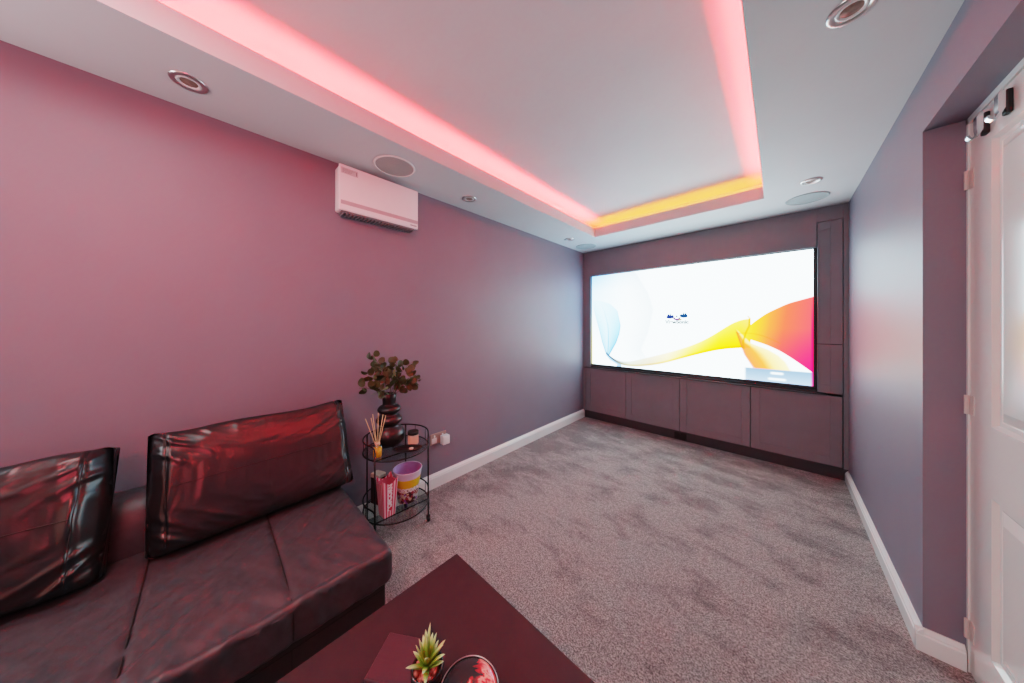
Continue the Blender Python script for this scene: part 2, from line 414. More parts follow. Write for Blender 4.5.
def shaker(x0, x1, z0, z1, root, sw=.068, left=True):
    """door leaf with a sunk centre panel"""
    d = obj('cabinet_door', BX(x0+sw*(1 if left else .1), x1-sw, .007, .014, z0+sw, z1-sw), M['joinery'], root)
    bm = bmesh.new(); a = sw if left else sw*.12
    box(bm, x0, x0+a, 0, .02, z0, z1, bevel=.0015, seg=1); box(bm, x1-sw, x1, 0, .02, z0, z1, bevel=.0015, seg=1)
    box(bm, x0+a, x1-sw, 0, .02, z0, z0+sw); box(bm, x0+a, x1-sw, 0, .02, z1-sw, z1)
    obj('door_frame', bm, M['joinery'], d)
xs = [-1.970, -1.410, -.808, -.201, .389]
names = ['dusky shaker base cabinet in the far left corner under the screen',
         'second dusky shaker base cabinet from the left corner, beside the plinth vent',
         'dusky shaker base cabinet right of the plinth vent, below the screen',
         'rightmost and widest-looking dusky base cabinet under the screen menu box']
for k in range(4):
    x0, x1 = xs[k], xs[k+1]
    c = thing('base_cabinet', names[k], 'cabinet', (0, F, .10), 0, 'row of base cabinets under the screen')
    obj('carcass', BX(x0+.001, x1-.001, .024, .095, 0, .595), M['plinth'], c)
    shaker(x0+.002, x1-.002, .004, .594, c)
c = thing('tall_cabinet', 'narrow tall cupboard beside the right edge of the screen', 'cupboard', (0, F, .71))
obj('carcass', BX(.246, .389, .024, .095, .0, 1.47), M['plinth'], c)
shaker(.244, .389, .425, 1.472, c, left=False); shaker(.244, .389, .006, .418, c, left=False)
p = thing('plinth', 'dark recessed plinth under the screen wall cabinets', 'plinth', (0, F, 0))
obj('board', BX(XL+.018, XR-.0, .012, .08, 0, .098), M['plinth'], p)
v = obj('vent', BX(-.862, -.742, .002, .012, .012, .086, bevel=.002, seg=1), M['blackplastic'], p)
bm = bmesh.new()
for k in range(6): box(bm, -.855, -.749, -.002, .003, .020+.011*k, .024+.011*k)
obj('grille', bm, M['black'], v)

# projected picture: colours per vertex on a fine grid
def screen_image(nx, ny):
    U, V = np.meshgrid(np.linspace(0, 1, nx), np.linspace(0, 1, ny))
    img = np.ones((ny, nx, 3)); img[:] = (1, 1, 1)
    px = 1.0/223
    def ss(x, w=px): return np.clip(x/w*.5+.5, 0, 1)
    def curve(pts):
        pts = sorted(pts); x = np.array([a for a, _ in pts]); y = np.array([b for _, b in pts])
        # smooth interpolation
        xx = np.linspace(x[0], x[-1], 400); yy = np.interp(xx, x, y)
        for _ in range(2):
            k = 25; yp = np.pad(yy, k, mode='reflect', reflect_type='odd'); yy = np.convolve(yp, np.ones(2*k+1)/(2*k+1), 'valid')
        return np.interp(U, xx, yy), (U >= x[0]) & (U <= x[-1])
    def grad(x, stops):
        xs_ = [s[0] for s in stops]; return np.stack([np.interp(x, xs_, [s[1][i] for s in stops]) for i in range(3)], -1)
    def over(alpha, colr):
        nonlocal img
        a = np.clip(alpha, 0, 1)[..., None]; img = img*(1-a)+colr*a
    def band(lo, hi, colr, a=1.0, soft=0):
        l, m1 = curve(lo); h, m2 = curve(hi); m = m1 & m2
        al = ss(V-l)*ss(h-V)*m*a
        if soft: al = al*(1-soft*np.clip((V-l)/np.maximum(h-l, 1e-3), 0, 1))
        over(al, colr)
    # pale blue and grey veils on the left
    gx = np.interp(V, [0, .10, .2, .37, .6, .76, .97, 1], [.30, .34, .31, .35, .377, .351, .285, .27])
    gl = np.interp(V, [0, .1, .3, .57, .94, 1], [.22, .215, .19, .21, .165, .16])
    al = ss(gx-U)*ss(U-gl)*np.clip((U-gl)/(gx-gl+1e-3), 0, 1)**1.2*.42*np.clip(V*6, 0, 1)
    over(al, np.array([.70, .72, .75]))
    veil = np.clip((.24-U)/.24, 0, 1)*np.clip((V-.25)*1.8, 0, 1)
    over(veil*.42, np.array([.45, .66, .88]))
    over(np.clip(V-.82, 0, 1)*3.2*np.clip(1-U/.36, 0, 1), np.array([.40, .60, .82]))
    # blue ribbon
    bl = np.interp(V, [.02, .06, .11, .25, .38, .60, .70], [.17, .125, .10, .072, .053, .018, .01])
    br = np.interp(V, [.02, .06, .11, .25, .35, .44, .60, .68, .72], [.19, .15, .115, .160, .180, .188, .168, .120, .05])
    inside = ss(U-bl)*ss(br-U)*(V < .72)
    tt = np.clip((U-bl)/(br-bl+1e-3), 0, 1)
    over(inside*(.35+.5*np.abs(tt-.35)), grad(V, [(0, (.25, .35, .5)), (.15, (.12, .42, .68)), (.4, (.35, .65, .88)), (.7, (.7, .85, .96))]))
    for c_, w_, s_ in ((bl, .004, .7), (br, .005, .75), ((bl*.55+br*.45), .005, .45)):
        over(np.clip(1-np.abs(U-c_)/w_, 0, 1)*s_*(V < .70)*np.clip((.75-V)*2, 0, 1), np.array([.12, .38, .66]))
    # gold edge bottom left
    over(np.clip(1-U/.012, 0, 1)*np.clip((.6-V)*3, 0, 1)*.7, np.array([1, .85, .45]))
    # long ribbon
    gr = grad(U, [(.13, (.25, .28, .35)), (.24, (.72, .70, .58)), (.36, (.80, .68, .52)), (.45, (.96, .80, .50)), (.56, (1, .80, .22)), (.68, (1, .80, .02)), (.76, (1, .72, .03)), (.80, (1, .62, .1))])
    lo = [(.095, .13), (.13, .06), (.181, .017), (.24, .008), (.297, .017), (.415, .061), (.556, .159), (.672, .232), (.748, .256), (.80, .262)]
    hi = [(.095, .14), (.13, .085), (.181, .045), (.24, .056), (.377, .135), (.5, .209), (.61, .297), (.71, .43), (.757, .505), (.778, .525), (.80, .50)]
    band(lo, hi, gr, .95, .25)
    band(lo, [(x, y0+.02) for x, y0 in lo], gr*np.array([.92, .80, .62]), .6)
    # tail that falls to the lower right
    tl = np.interp(V, [.05, .104, .199, .298, .389, .41], [.83, .81, .78, .762, .748, .745])
    tr = np.interp(V, [.05, .107, .16, .21, .255, .30, .389, .41], [.94, .931, .918, .895, .858, .80, .758, .745])
    ins = ss(U-tl)*ss(tr-U)*(V < .41)
    tq = np.clip((U-tl)/(tr-tl+1e-3), 0, 1)
    over(ins*.95, grad(tq, [(0, (1, .42, .22)), (.35, (1, .48, .20)), (.6, (1, .75, .42)), (1, (1, .86, .55))]))
    # big coral sail on the right
    up = [(.775, .36), (.793, .441), (.853, .538), (.924, .612), (1.0, .655)]
    lw = [(.775, .345), (.801, .325), (.853, .290), (.9, .245), (.946, .180), (1.0, .094)]
    s = (U-.775)/.225 - .35*(V-.4)
    bigc = grad(s, [(0, (1, .80, .22)), (.16, (1, .66, .18)), (.38, (1, .45, .22)), (.6, (.98, .34, .24)), (1.0, (.96, .28, .30))])
    wv = np.clip((.42-V)*2.4, 0, 1)*np.clip((U-.8)*5, 0, 1)
    bigc = bigc*(1-wv[..., None])+np.array([.93, .10, .36])*wv[..., None]
    band(lw, up, bigc, 1)
    over(np.clip(1-np.abs(V-(.38-.9*(U-.78)**2*6))/.006, 0, 1)*((U > .75) & (U < .90))*.4, np.array([.85, .35, .1]))
    # dark fold at the crest
    fx = np.interp(V, [.25, .30, .38, .44, .50, .52], [.775, .772, .782, .795, .797, .79])
    over(np.clip(1-np.abs(U-fx)/.006, 0, 1)*((V > .25) & (V < .52))*.7, np.array([.80, .45, .05]))
    fx = np.interp(V, [.10, .2, .298, .389], [.81, .78, .762, .748])
    over(np.clip(1-np.abs(U-fx)/.005, 0, 1)*((V > .10) & (V < .39))*.55, np.array([.82, .2, .12]))
    # menu box with two short lines
    b = ss(U-.78)*ss(.099-V)
    over(b, grad(V, [(0, (.60, .64, .72)), (.1, (.46, .52, .61))]))
    for vc, w in ((.070, .020), (.024, .028)):
        over(ss(w-np.abs(U-.889), px)*ss(.008-np.abs(V-vc), px)*.9, np.array([1, 1, 1]))
    # edge tints
    over(np.clip(1-(1-U)/.008, 0, 1)*np.clip((.66-V)*4, 0, 1)*.8, np.array([.75, .03, .30]))
    return np.clip(img, 0, 1)**1.45
SX0, SX1, SZ0, SZ1, SY = -1.889, .222, .757, 1.963, F+.028
nx, ny = 520, 300
img = screen_image(nx, ny)
lin = np.where(img <= .04045, img/12.92, ((img+.055)/1.055)**2.4)
gx, gz = np.meshgrid(np.linspace(0, SX1-SX0, nx), np.linspace(0, SZ1-SZ0, ny))
me = bpy.data.meshes.new('picture')
co = np.zeros((nx*ny, 3)); co[:, 0] = gx.ravel(); co[:, 2] = gz.ravel()
idx = np.arange(nx*ny).reshape(ny, nx)
fc = np.stack([idx[:-1, :-1], idx[:-1, 1:], idx[1:, 1:], idx[1:, :-1]], -1).reshape(-1, 4)
me.from_pydata([], [], []); me.vertices.add(nx*ny); me.vertices.foreach_set('co', co.ravel())
me.loops.add(fc.size); me.polygons.add(len(fc)); me.loops.foreach_set('vertex_index', fc.ravel().astype(np.int32))
me.polygons.foreach_set('loop_start', (np.arange(len(fc))*4).astype(np.int32)); me.update(calc_edges=True)
ca = me.color_attributes.new('Col', 'FLOAT_COLOR', 'POINT')
ca.data.foreach_set('color', np.concatenate([lin.reshape(-1, 3), np.ones((nx*ny, 1))], 1).ravel())
m = bpy.data.materials.new('glowing projected picture'); m.use_nodes = True; nt = m.node_tree; nt.nodes.clear()
o_ = nt.nodes.new('ShaderNodeOutputMaterial'); e_ = nt.nodes.new('ShaderNodeEmission'); a_ = nt.nodes.new('ShaderNodeAttribute'); a_.attribute_name = 'Col'
tn = nt.nodes.new('ShaderNodeMix'); tn.data_type = 'RGBA'; tn.blend_type = 'MULTIPLY'; tn.inputs['Factor'].default_value = 1; tn.inputs['B'].default_value = (.76, 1, 1.10, 1)
nt.links.new(a_.outputs['Color'], tn.inputs['A']); nt.links.new(tn.outputs['Result'], e_.inputs['Color']); e_.inputs['Strength'].default_value = 7.0; nt.links.new(e_.outputs[0], o_.inputs['Surface'])
me.materials.append(m)
scr = thing('projection_screen', 'wide projection screen showing a white picture with coloured ribbons', 'screen', (SX0, SY, SZ0))
pic = bpy.data.objects.new('picture', me); COL.objects.link(pic); pic.parent = scr
W_, H_ = SX1-SX0, SZ1-SZ0
bm = bmesh.new()
b_ = .014
for a in ((-b_, 0, -b_, H_+b_), (W_, W_+b_, -b_, H_+b_), (0, W_, -b_-.008, 0), (0, W_, H_, H_+.008)):
    box(bm, a[0], a[1], -.004, .010, a[2], a[3])
obj('frame', bm, M['frame'], scr)
lg = {}
for key, c in (('blue', (.03, .07, .38)), ('navy', (.02, .10, .32)), ('violet', (.28, .04, .42)), ('gold', (1, .75, .12)), ('ink', (.04, .06, .03)), ('dkgreen', (.05, .16, .12))):
    lg[key] = emit_mat('logo '+key, c, 1.0)
# emblem: three small birds and the wordmark, painted on the picture
def bird(cx, cz, s, flip, m, parent, name):
    pts = [(-.5, -.10), (-.38, .12), (-.22, .42), (-.12, .16), (.02, .46), (.12, .14), (.30, .22), (.46, .02), (.34, -.22), (.0, -.30), (-.32, -.26)]
    bm = bmesh.new(); vs = [bm.verts.new((cx+flip*a*s, -.0010, cz+b2*s)) for a, b2 in pts]; bm.faces.new(vs)
    return obj(name, bm, m, parent)
lc = (.495*W_, .515*H_)
emblem = bird(lc[0]-.066, lc[1]+.014, .088, 1, lg['blue'], scr, 'emblem')
bird(lc[0]+.068, lc[1]+.022, .088, -1, lg['navy'], emblem, 'bird')
bm = bmesh.new(); arc = [(lc[0]+.030*math.cos(a), -.001, lc[1]+.004+.026*math.sin(a)) for a in np.linspace(PI*1.02, PI*1.98, 12)]
tube(bm, arc, .010, 8); obj('smile', bm, lg['violet'], emblem)
bm = bmesh.new(); tube(bm, [(lc[0]-.006, -.001, lc[1]+.014), (lc[0]+.008, -.001, lc[1]+.012)], .011, 8); obj('dot', bm, lg['dkgreen'], emblem)
bm = bmesh.new(); tube(bm, [(lc[0]+.018, -.001, lc[1]-.026), (lc[0]+.050, -.001, lc[1]-.022)], .009, 8); obj('underline', bm, lg['gold'], emblem)
bm = text_bm('ViewSonic', .056, .0002)
bmesh.ops.rotate(bm, verts=bm.verts, cent=(0, 0, 0), matrix=Matrix.Rotation(PI/2, 3, 'X')); bmesh.ops.translate(bm, verts=bm.verts, vec=(lc[0], -.001, lc[1]-.050))
obj('wordmark', bm, lg['ink'], scr)

# ------------------------------------------------------------------ wall socket with a plug adaptor
so = thing('wall_socket', 'double wall socket plate above the skirting, beside the trolley', 'socket', (XL, 1.255, .385))
obj('plate', BX(0, .008, -.073, .073, -.043, .043, bevel=.003), M['brass'], so)
for y in (-.037, .037):
    obj('switch', BX(.007, .012, y-.006, y+.006, .012, .030, bevel=.001, seg=1), M['socket'], so)
obj('plug_insert', BX(.007, .010, -.060, -.016, -.034, .008, bevel=.001, seg=1), M['socket'], so)
pa = thing('plug_adaptor', 'white square plug adaptor pushed into the wall socket', 'adaptor', (XL+.0125, 1.295, .370))
obj('body', BX(0, .050, -.030, .033, -.034, .036, bevel=.006), M['socket'], pa, True, 40)
obj('pin', BX(-.0025, .001, -.004, .004, .01, .02), M['blackplastic'], pa)

# ------------------------------------------------------------------ sofa
SB = -1.75   # near end of the sofa, out of frame
SE = .49
SFX = -1.10
SZ = .425
sofa = thing('sofa', 'dark maroon leather sofa bed with quilted seat along the left wall', 'sofa', (-1.55, 0, 0))
def S_(x): return x+1.55
seams = [.175-.335*k for k in range(6)]
def seat_mattress():
    bm = bmesh.new()
    # closed section swept along Y: bottom, rounded front edge, top; puffed between the seams
    x0, x1, z0, z1, R = -1.80, SFX, .300, SZ, .018
    prof = []
    for i in range(5): prof.append((x0+(x1-R-x0)*i/4, z0, 'b'))
    for i in range(1, 5): a = -PI/2+PI/2*i/4; prof.append((x1-R*.5+R*.5*math.cos(a), z0+R*.5+R*.5*math.sin(a), 'f'))
    for i in range(1, 9): prof.append((x1, z0+R*.5+(z1-R-z0-R*.5)*i/8, 'f'))
    for i in range(1, 8): a = PI/2*i/7; prof.append((x1-R+R*math.cos(a), z1-R+R*math.sin(a), 'e'))
    for i in range(1, 81): prof.append((x1-R+(x0-x1+R)*i/80, z1, 't'))
    ys = np.linspace(SB, SE, 520); rings = []
    for y in ys:
        d = min(abs(y-s) for s in seams); puff = 1-math.exp(-(d/.012)**2)
        en = min(1, (SE-y)/.03); en = math.sqrt(max(0, 1-(1-en)**2))
        ring = []
        for x, z, k in prof:
            # creases pulling diagonally across the top and down the front
            w = noise.noise(Vector((x*3.2+y*2.0, y*13-x*9, 0)))*.0045 + noise.noise(Vector((x*8+y*6, y*34-x*22, 3)))*.0020
            n3 = noise.noise(Vector((x*3-y*1.2, y*13+x*11, 7)))
            w += max(0, 1-abs(n3)*4.5)**1.5*.0075*(.45+.8*noise.noise(Vector((x*3, y*3, 9))))
            fr = max(0, 1-abs(x-SFX)/.35)
            if k in 'te':
                w = w*(.6+fr); z2 = z-.0055*(1-puff)+w-.007*max(0, (x-SFX+.10)/.10)**2*(k == 't'); x2 = x
            elif k == 'f':
                x2 = x-.004*(1-puff)+noise.noise(Vector((y*30, z*9+y*14, 5)))*.005; z2 = z
            else: x2, z2 = x, z
            zc = (z0+z1)/2
            z2 = zc+(z2-zc)*(.55+.45*en); x2 = x2-(1-en)*.012*(x > -1.3)
            ring.append(bm.verts.new((S_(x2), y, z2)))
        rings.append(ring)
    n = len(prof)
    for A, B in zip(rings, rings[1:]):
        for k in range(n): bm.faces.new((A[k], A[(k+1) % n], B[(k+1) % n], B[k]))
    bm.faces.new(rings[0][::-1]); bm.faces.new(rings[-1])
    return bm
seat = obj('seat', seat_mattress(), M['leather'], sofa, True, 60)
for s in seams[:5]:
    bm = bmesh.new()
    tube(bm, [(S_(x), s, SZ-.0035-.007*max(0, (x-SFX+.10)/.10)**2) for x in np.linspace(-1.79, SFX-.03, 14)]+[(S_(SFX-.006), s, SZ-.030), (S_(SFX-.002), s, SZ-.06), (S_(SFX-.002), s, .315)], .0022, 6)
    obj('seam', bm, M['thread'], seat)
bm = TU([(S_(SFX-.012), y, SZ-.0155+.002*noise.noise(Vector((y*9, 0, 0)))) for y in np.linspace(SB, SE-.02, 90)], .0045, 8); obj('piping', bm, M['leather'], seat, True)
base = obj('base', BX(S_(-1.95), S_(SFX-.022), SB, SE-.022, .03, .305, bevel=.006), M['base_fabric'], sofa)
bm = bmesh.new()
tube(bm, [(S_(SFX-.0225), y, .268) for y in (SB+.01, SE-.03)], .002, 6)
for s in seams[:5]: tube(bm, [(S_(SFX-.0225), s, .04), (S_(SFX-.0225), s, .268)], .002, 6)
obj('base_seam', bm, M['thread'], base)
for x, y in ((-1.17, SE-.08), (-1.9, SE-.08), (-1.17, SB+.08), (-1.9, SB+.08)):
    obj('leg', LA([(.02, 0), (.024, .032)], S_(x), y, 0, 16, True, True), M['blackplastic'], sofa)
# low back rail against the wall
def backrest():
    bm = bmesh.new(); prof = []
    P = [(-1.985, .305), (-1.80, .305), (-1.77, .40), (-1.83, .560), (-1.855, .600), (-1.885, .618), (-1.93, .622), (-1.97, .612), (-1.985, .58)]
    rings = []
    for y in np.linspace(SB, SE-.02, 120):
        d = min(abs(y-s) for s in seams); pf = math.exp(-(d/.012)**2)*.005
        rings.append([bm.verts.new((S_(x-(pf if i in (2, 3) else 0)+.003*noise.noise(Vector((y*14, z*9, 0)))), y, z-(pf if i in (4, 5, 6) else 0)+.003*noise.noise(Vector((y*11, x*9, 4))))) for i, (x, z) in enumerate(P)])
    n = len(P)
    for A, B in zip(rings, rings[1:]):
        for k in range(n): bm.faces.new((A[k], A[(k+1) % n], B[(k+1) % n], B[k]))
    bm.faces.new(rings[0][::-1]); bm.faces.new(rings[-1]); return bm
obj('backrest', backrest(), M['leather'], sofa, True, 60)

# loose back cushions: wedge-like boxed cushions with gusseted ends and pulled creases
def cushion(name, label, L, Hh, T, loc, rz, tilt, seed, pull):
    root = thing(name, label, 'cushion', loc, rz)
    nu, nv = 210, 200
    fr_ = random.Random(int(seed*10)); folds = []
    for sd in (-1, 1):
        for q_ in range(7): folds.append((sd, Hh*(.12+.13*q_+fr_.uniform(-.03, .03)), fr_.uniform(.35, 1.0), fr_.uniform(.006, .012), fr_.uniform(.5, 1.15)))
    for q_ in range(6): folds.append((0, fr_.uniform(-.4, .4)*L, fr_.uniform(-.6, .2), fr_.uniform(.007, .014), fr_.uniform(.3, .7)))
    bm = bmesh.new(); rings = []
    def sect(a):     # a in 0..1 around the section; x = thickness (front +), z = height
        c, s = math.cos(2*PI*a), math.sin(2*PI*a)
        e = .55
        px = abs(c)**e*(1 if c >= 0 else -1); pz = abs(s)**.42*(1 if s >= 0 else -1)
        z = (pz+1)/2
        th = T*(.62+.38*(1-z)+.10*math.sin(PI*z))
        return px*th/2, z*Hh
    for i in range(nu):
        t_ = i/(nu-1); y = (t_-.5)*L
        dend = min(t_, 1-t_)*L
        sc = 1-.40*max(0, 1-dend/.012)**2.2
        dip = .0
        ring = []
        side = 1 if t_ > .5 else -1
        for j in range(nv):
            x, z = sect(j/nv)
            zz = z/Hh
            zc = Hh*.5
            # slack top edge, ears at the corners
            ear = math.exp(-dend/.05)*.010
            z2 = zc+(z-zc)*(1-.05*max(0, 1-dend/.02)**2)
            if zz > .9: z2 += ear - .012*math.sin(PI*t_)*0 + noise.noise(Vector((y*7, seed, 2)))*.010
            if zz < .08: z2 -= ear*.4
            x2 = x*sc
            # wrinkles radiate from the ends
            amp = .0035+.011*math.exp(-dend/pull)
            d1 = noise.noise(Vector((y*9+side*zz*3.0, zz*9-side*y*11, seed)))
            d2 = noise.noise(Vector((y*20, zz*24-side*y*24, seed+5)))
            ridge = (1-abs(d1)*2.6)
            x2 += (ridge*.35+d2*.25)*amp*(1 if x > 0 else -1)*min(1, abs(x)/(T*.25))
            if x > 0:
                for sd, a_, m_, w_, A_ in folds:
                    if sd:      # folds pulled in from the end seams, running down and inward
                        if sd*y < 0: continue
                        dd = z - (a_ - m_*(dend-.045)*.9); x2 += .011*A_*math.exp(-(dd/w_)**2)*math.exp(-max(0, dend-.03)/pull)*min(1, dend/.03)
                    else:       # puckers hanging from the top edge
                        dd = (y-a_) - m_*(Hh-z); x2 += .006*A_*math.exp(-(dd/w_)**2)*math.exp(-(Hh-z)/.07)
            # pinch at gusset seam
            g = math.exp(-((dend-.045)/.006)**2)*.006
            hs = math.exp(-((zz-.52)/.012)**2)*.0045*(dend > .045)
            if x > 0: x2 -= g+hs+T*.42*max(0, 1-dend/.052)**1.15
            y2 = y + noise.noise(Vector((zz*8, x*20, seed+9)))*.006
            ring.append(bm.verts.new((x2, y2, z2)))
        rings.append(ring)
    for A, B in zip(rings, rings[1:]):
        for k in range(nv): bm.faces.new((A[k], A[(k+1) % nv], B[(k+1) % nv], B[k]))
    for R_, fl in ((rings[0], True), (rings[-1], False)):
        c = sum((v.co for v in R_), Vector())/nv; c.y += .004*(-1 if fl else 1); cv = bm.verts.new(c)
        for k in range(nv): bm.faces.new((R_[k], R_[(k+1) % nv], cv))
    def fx(y, zz):   # front surface position
        best = max((v.co for R_ in rings for v in R_ if abs(v.co.y-y) < .006 and abs(v.co.z-zz*Hh) < .012), key=lambda c: c.x, default=Vector((T/2, y, zz*Hh)))
        return best.x
    rot = Matrix.Rotation(-tilt, 3, 'Y')
    seam_pts = [(fx(y, .52)+.0008, y, .52*Hh) for y in np.linspace(-L/2+.05, L/2-.05, 34)]
    gus = [[(fx(s*(L/2-.045), q_)+.0005, s*(L/2-.045), q_*Hh) for q_ in np.linspace(.06, .95, 22)] for s in (-1, 1)]
    bmesh.ops.rotate(bm, verts=bm.verts, cent=(0, 0, 0), matrix=rot)
    zmin = min(v.co.z for v in bm.verts)
    bmesh.ops.translate(bm, verts=bm.verts, vec=(0, 0, -zmin))
    cov = obj('cover', bm, M['cushion'], root, True)
    b2 = TU(seam_pts, .0014, 6); bmesh.ops.rotate(b2, verts=b2.verts, cent=(0, 0, 0), matrix=rot); bmesh.ops.translate(b2, verts=b2.verts, vec=(0, 0, -zmin)); obj('stitching', b2, M['thread'], cov)
    for g in gus:
        b2 = TU(g, .0014, 6)
        bmesh.ops.rotate(b2, verts=b2.verts, cent=(0, 0, 0), matrix=rot); bmesh.ops.translate(b2, verts=b2.verts, vec=(0, 0, -zmin)); obj('gusset_seam', b2, M['thread'], cov)
    return root
cushion('back_cushion', 'dark leather back cushion nearest the trolley, leaning on the sofa back', .70, .44, .15, (-1.690, .185, SZ+.002), .05, .36, 3.3, .10)
cushion('back_cushion', 'shiny creased dark leather cushion at the left edge, angled toward the room', .66, .425, .16, (-1.695, -.590, SZ+.002), -.10, .30, 8.1, .13)

# ------------------------------------------------------------------ coffee table
TZ = .45
ct = thing('coffee_table', 'square-edged dark brown coffee table in front of the sofa', 'coffee table', (-.871, .625, 0))
obj('table_top', BX(0, .60, -.98, 0, TZ-.05, TZ, bevel=.0025), M['table'], ct)
for x in (0.003, .547):
    for y in (-.053, -.977): obj('leg', BX(x, x+.05, y, y+.05, 0, TZ-.05, bevel=.002, seg=1), M['table'], ct)
# square coaster block
c = thing('coaster_holder', 'thin square maroon coaster block lying on the coffee table', 'coaster', (-.772, .334, TZ), math.radians(-56.5))
obj('block', BX(0, .105, .0, .12, 0, .011, bevel=.0015, seg=1), M['coaster'], c)
obj('top_inlay', BX(.005, .100, .005, .115, .0108, .0118), M['coaster'], c)

# potted succulent
px_, py_ = -.592, .342
sp_ = thing('potted_succulent', 'small spiky green succulent in a black pot on the coffee table', 'plant', (px_, py_, TZ))
obj('pot', LA([(.026, 0), (.032, .004), (.036, .03), (.0365, .060), (.034, .064), (.031, .061), (.030, .05)], seg=40, cap1=False), M['pot'], sp_, True)
bm = bmesh.new(); rr = random.Random(4)
lathe(bm, [(.030, .048), (.018, .053), (.001, .054)], seg=24, cap0=True, cap1=True)
for k in range(26):
    a = rr.random()*2*PI; q_ = .027*math.sqrt(rr.random()); s_ = rr.uniform(.0045, .0085)
    res = bmesh.ops.create_icosphere(bm, subdivisions=1, radius=s_); bmesh.ops.translate(bm, verts=res['verts'], vec=(q_*math.cos(a), q_*math.sin(a), .055))
obj('pebbles', bm, M['coral'], sp_, True)
def grad_mat(name, c0, c1, c2, zr):
    m, nt, b = new_mat(name); tc = nt.nodes.new('ShaderNodeTexCoord'); sx = nt.nodes.new('ShaderNodeAttribute'); sx.attribute_name = 'tip'
    rp = nt.nodes.new('ShaderNodeValToRGB'); e = rp.color_ramp.elements
    e[0].color = (*c0, 1); e[1].color = (*c2, 1); x = e.new(.6); x.color = (*c1, 1)
    nt.links.new(sx.outputs['Fac'], rp.inputs['Fac']); nt.links.new(rp.outputs['Color'], b.inputs['Base Color']); b.inputs['Roughness'].default_value = .35
    return m
M['succ'] = grad_mat('green succulent leaf', (.12, .22, .02), (.30, .38, .04), (.66, .72, .42), 1)
def succ_leaf(az, el, ln, w, curl, z0):
    bm = bmesh.new(); lay = bm.verts.layers.float.new('tip'); rings = []; n = 9
    p = Vector((0, 0, z0)); e = el
    for i in range(n+1):
        tt = i/n; ww = w*(math.sin(PI*(.18+.80*tt))**.8)*(1 if i < n else .15); th = ww*.45
        d = Vector((math.cos(az)*math.cos(e), math.sin(az)*math.cos(e), math.sin(e))); s = Vector((-math.sin(az), math.cos(az), 0)); nn = s.cross(d)
        ring = []
        for k in range(8):
            a = 2*PI*k/8; v = bm.verts.new(p+s*ww*math.cos(a)+nn*(th*math.sin(a)-ww*.3*math.cos(a)**2)); v[lay] = tt; ring.append(v)
        rings.append(ring); p = p+d*ln/n; e -= curl/n
    for A, B in zip(rings, rings[1:]):
        for k in range(8): bm.faces.new((A[k], A[(k+1) % 8], B[(k+1) % 8], B[k]))
    bm.faces.new(rings[0][::-1]); bm.faces.new(rings[-1]); return bm
k = 0
for ring_n, el, ln, w in ((3, 1.50, .092, .0052), (6, 1.28, .078, .006), (7, .95, .062, .0065), (5, .5, .048, .006)):
    for i in range(ring_n):
        az = 2*PI*i/ring_n+k*.6+rr.uniform(-.15, .15)
        obj('leaf', succ_leaf(az, el+rr.uniform(-.1, .1), ln*rr.uniform(.85, 1.12), w, rr.uniform(-.1, .5), .055), M['succ'], sp_, True)
    k += 1

# round dish with a red marbled pattern
def marble():
    m, nt, b = new_mat('glowing red marbled glaze'); N = nt.nodes.new; L = nt.links.new
    tc = N('ShaderNodeTexCoord'); n1 = N('ShaderNodeTexNoise'); n1.inputs['Scale'].default_value = 17; n1.inputs['Detail'].default_value = 5; n1.inputs['Distortion'].default_value = 1.6
    L(tc.outputs['Object'], n1.inputs['Vector']); sx = N('ShaderNodeSeparateXYZ'); L(tc.outputs['Object'], sx.inputs[0])
    ma = N('ShaderNodeMath'); ma.operation = 'MULTIPLY_ADD'; L(sx.outputs['X'], ma.inputs[0]); ma.inputs[1].default_value = 4.0; L(n1.outputs['Fac'], ma.inputs[2])
    rp = N('ShaderNodeValToRGB'); e = rp.color_ramp.elements
    e[0].position = .44; e[0].color = (.018, .014, .015, 1); e[1].position = .75; e[1].color = (.85, .06, .06, 1)
    for p_, c_ in ((.50, (.55, .015, .02, 1)), (.56, (.90, .22, .18, 1)), (.62, (.65, .01, .02, 1))):
        x = e.new(p_); x.color = c_
    L(ma.outputs[0], rp.inputs['Fac']); L(rp.outputs['Color'], b.inputs['Base Color']); b.inputs['Roughness'].default_value = .2; b.inputs['Coat Weight'].default_value = .3; L(rp.outputs['Color'], b.inputs['Emission Color']); b.inputs['Emission Strength'].default_value = .5  # glow added: the pattern emits its own colour to look brighter
    return m
M['marble'] = marble()
ds = thing('decorative_bowl', 'round black bowl with red marbled pattern beside the succulent', 'bowl', (-.500, .392, TZ)); ds.scale = (.93, .93, .93)
obj('bowl_body', LA([(.035, 0), (.050, .006), (.066, .022), (.0715, .038), (.071, .042), (.066, .043)], seg=56), M['pot'], ds, True)
obj('patterned_top', LA([(.066, .0425), (.060, .046), (.045, .0515), (.025, .0545), (.001, .0555)], seg=56, cap0=True, cap1=True), M['marble'], ds, True)
obj('rim', TU([(.0695*math.cos(a), .0695*math.sin(a), .0425) for a in np.linspace(0, 2*PI, 57)[:-1]], .0013, 8, closed=True), M['brushed'], ds, True)

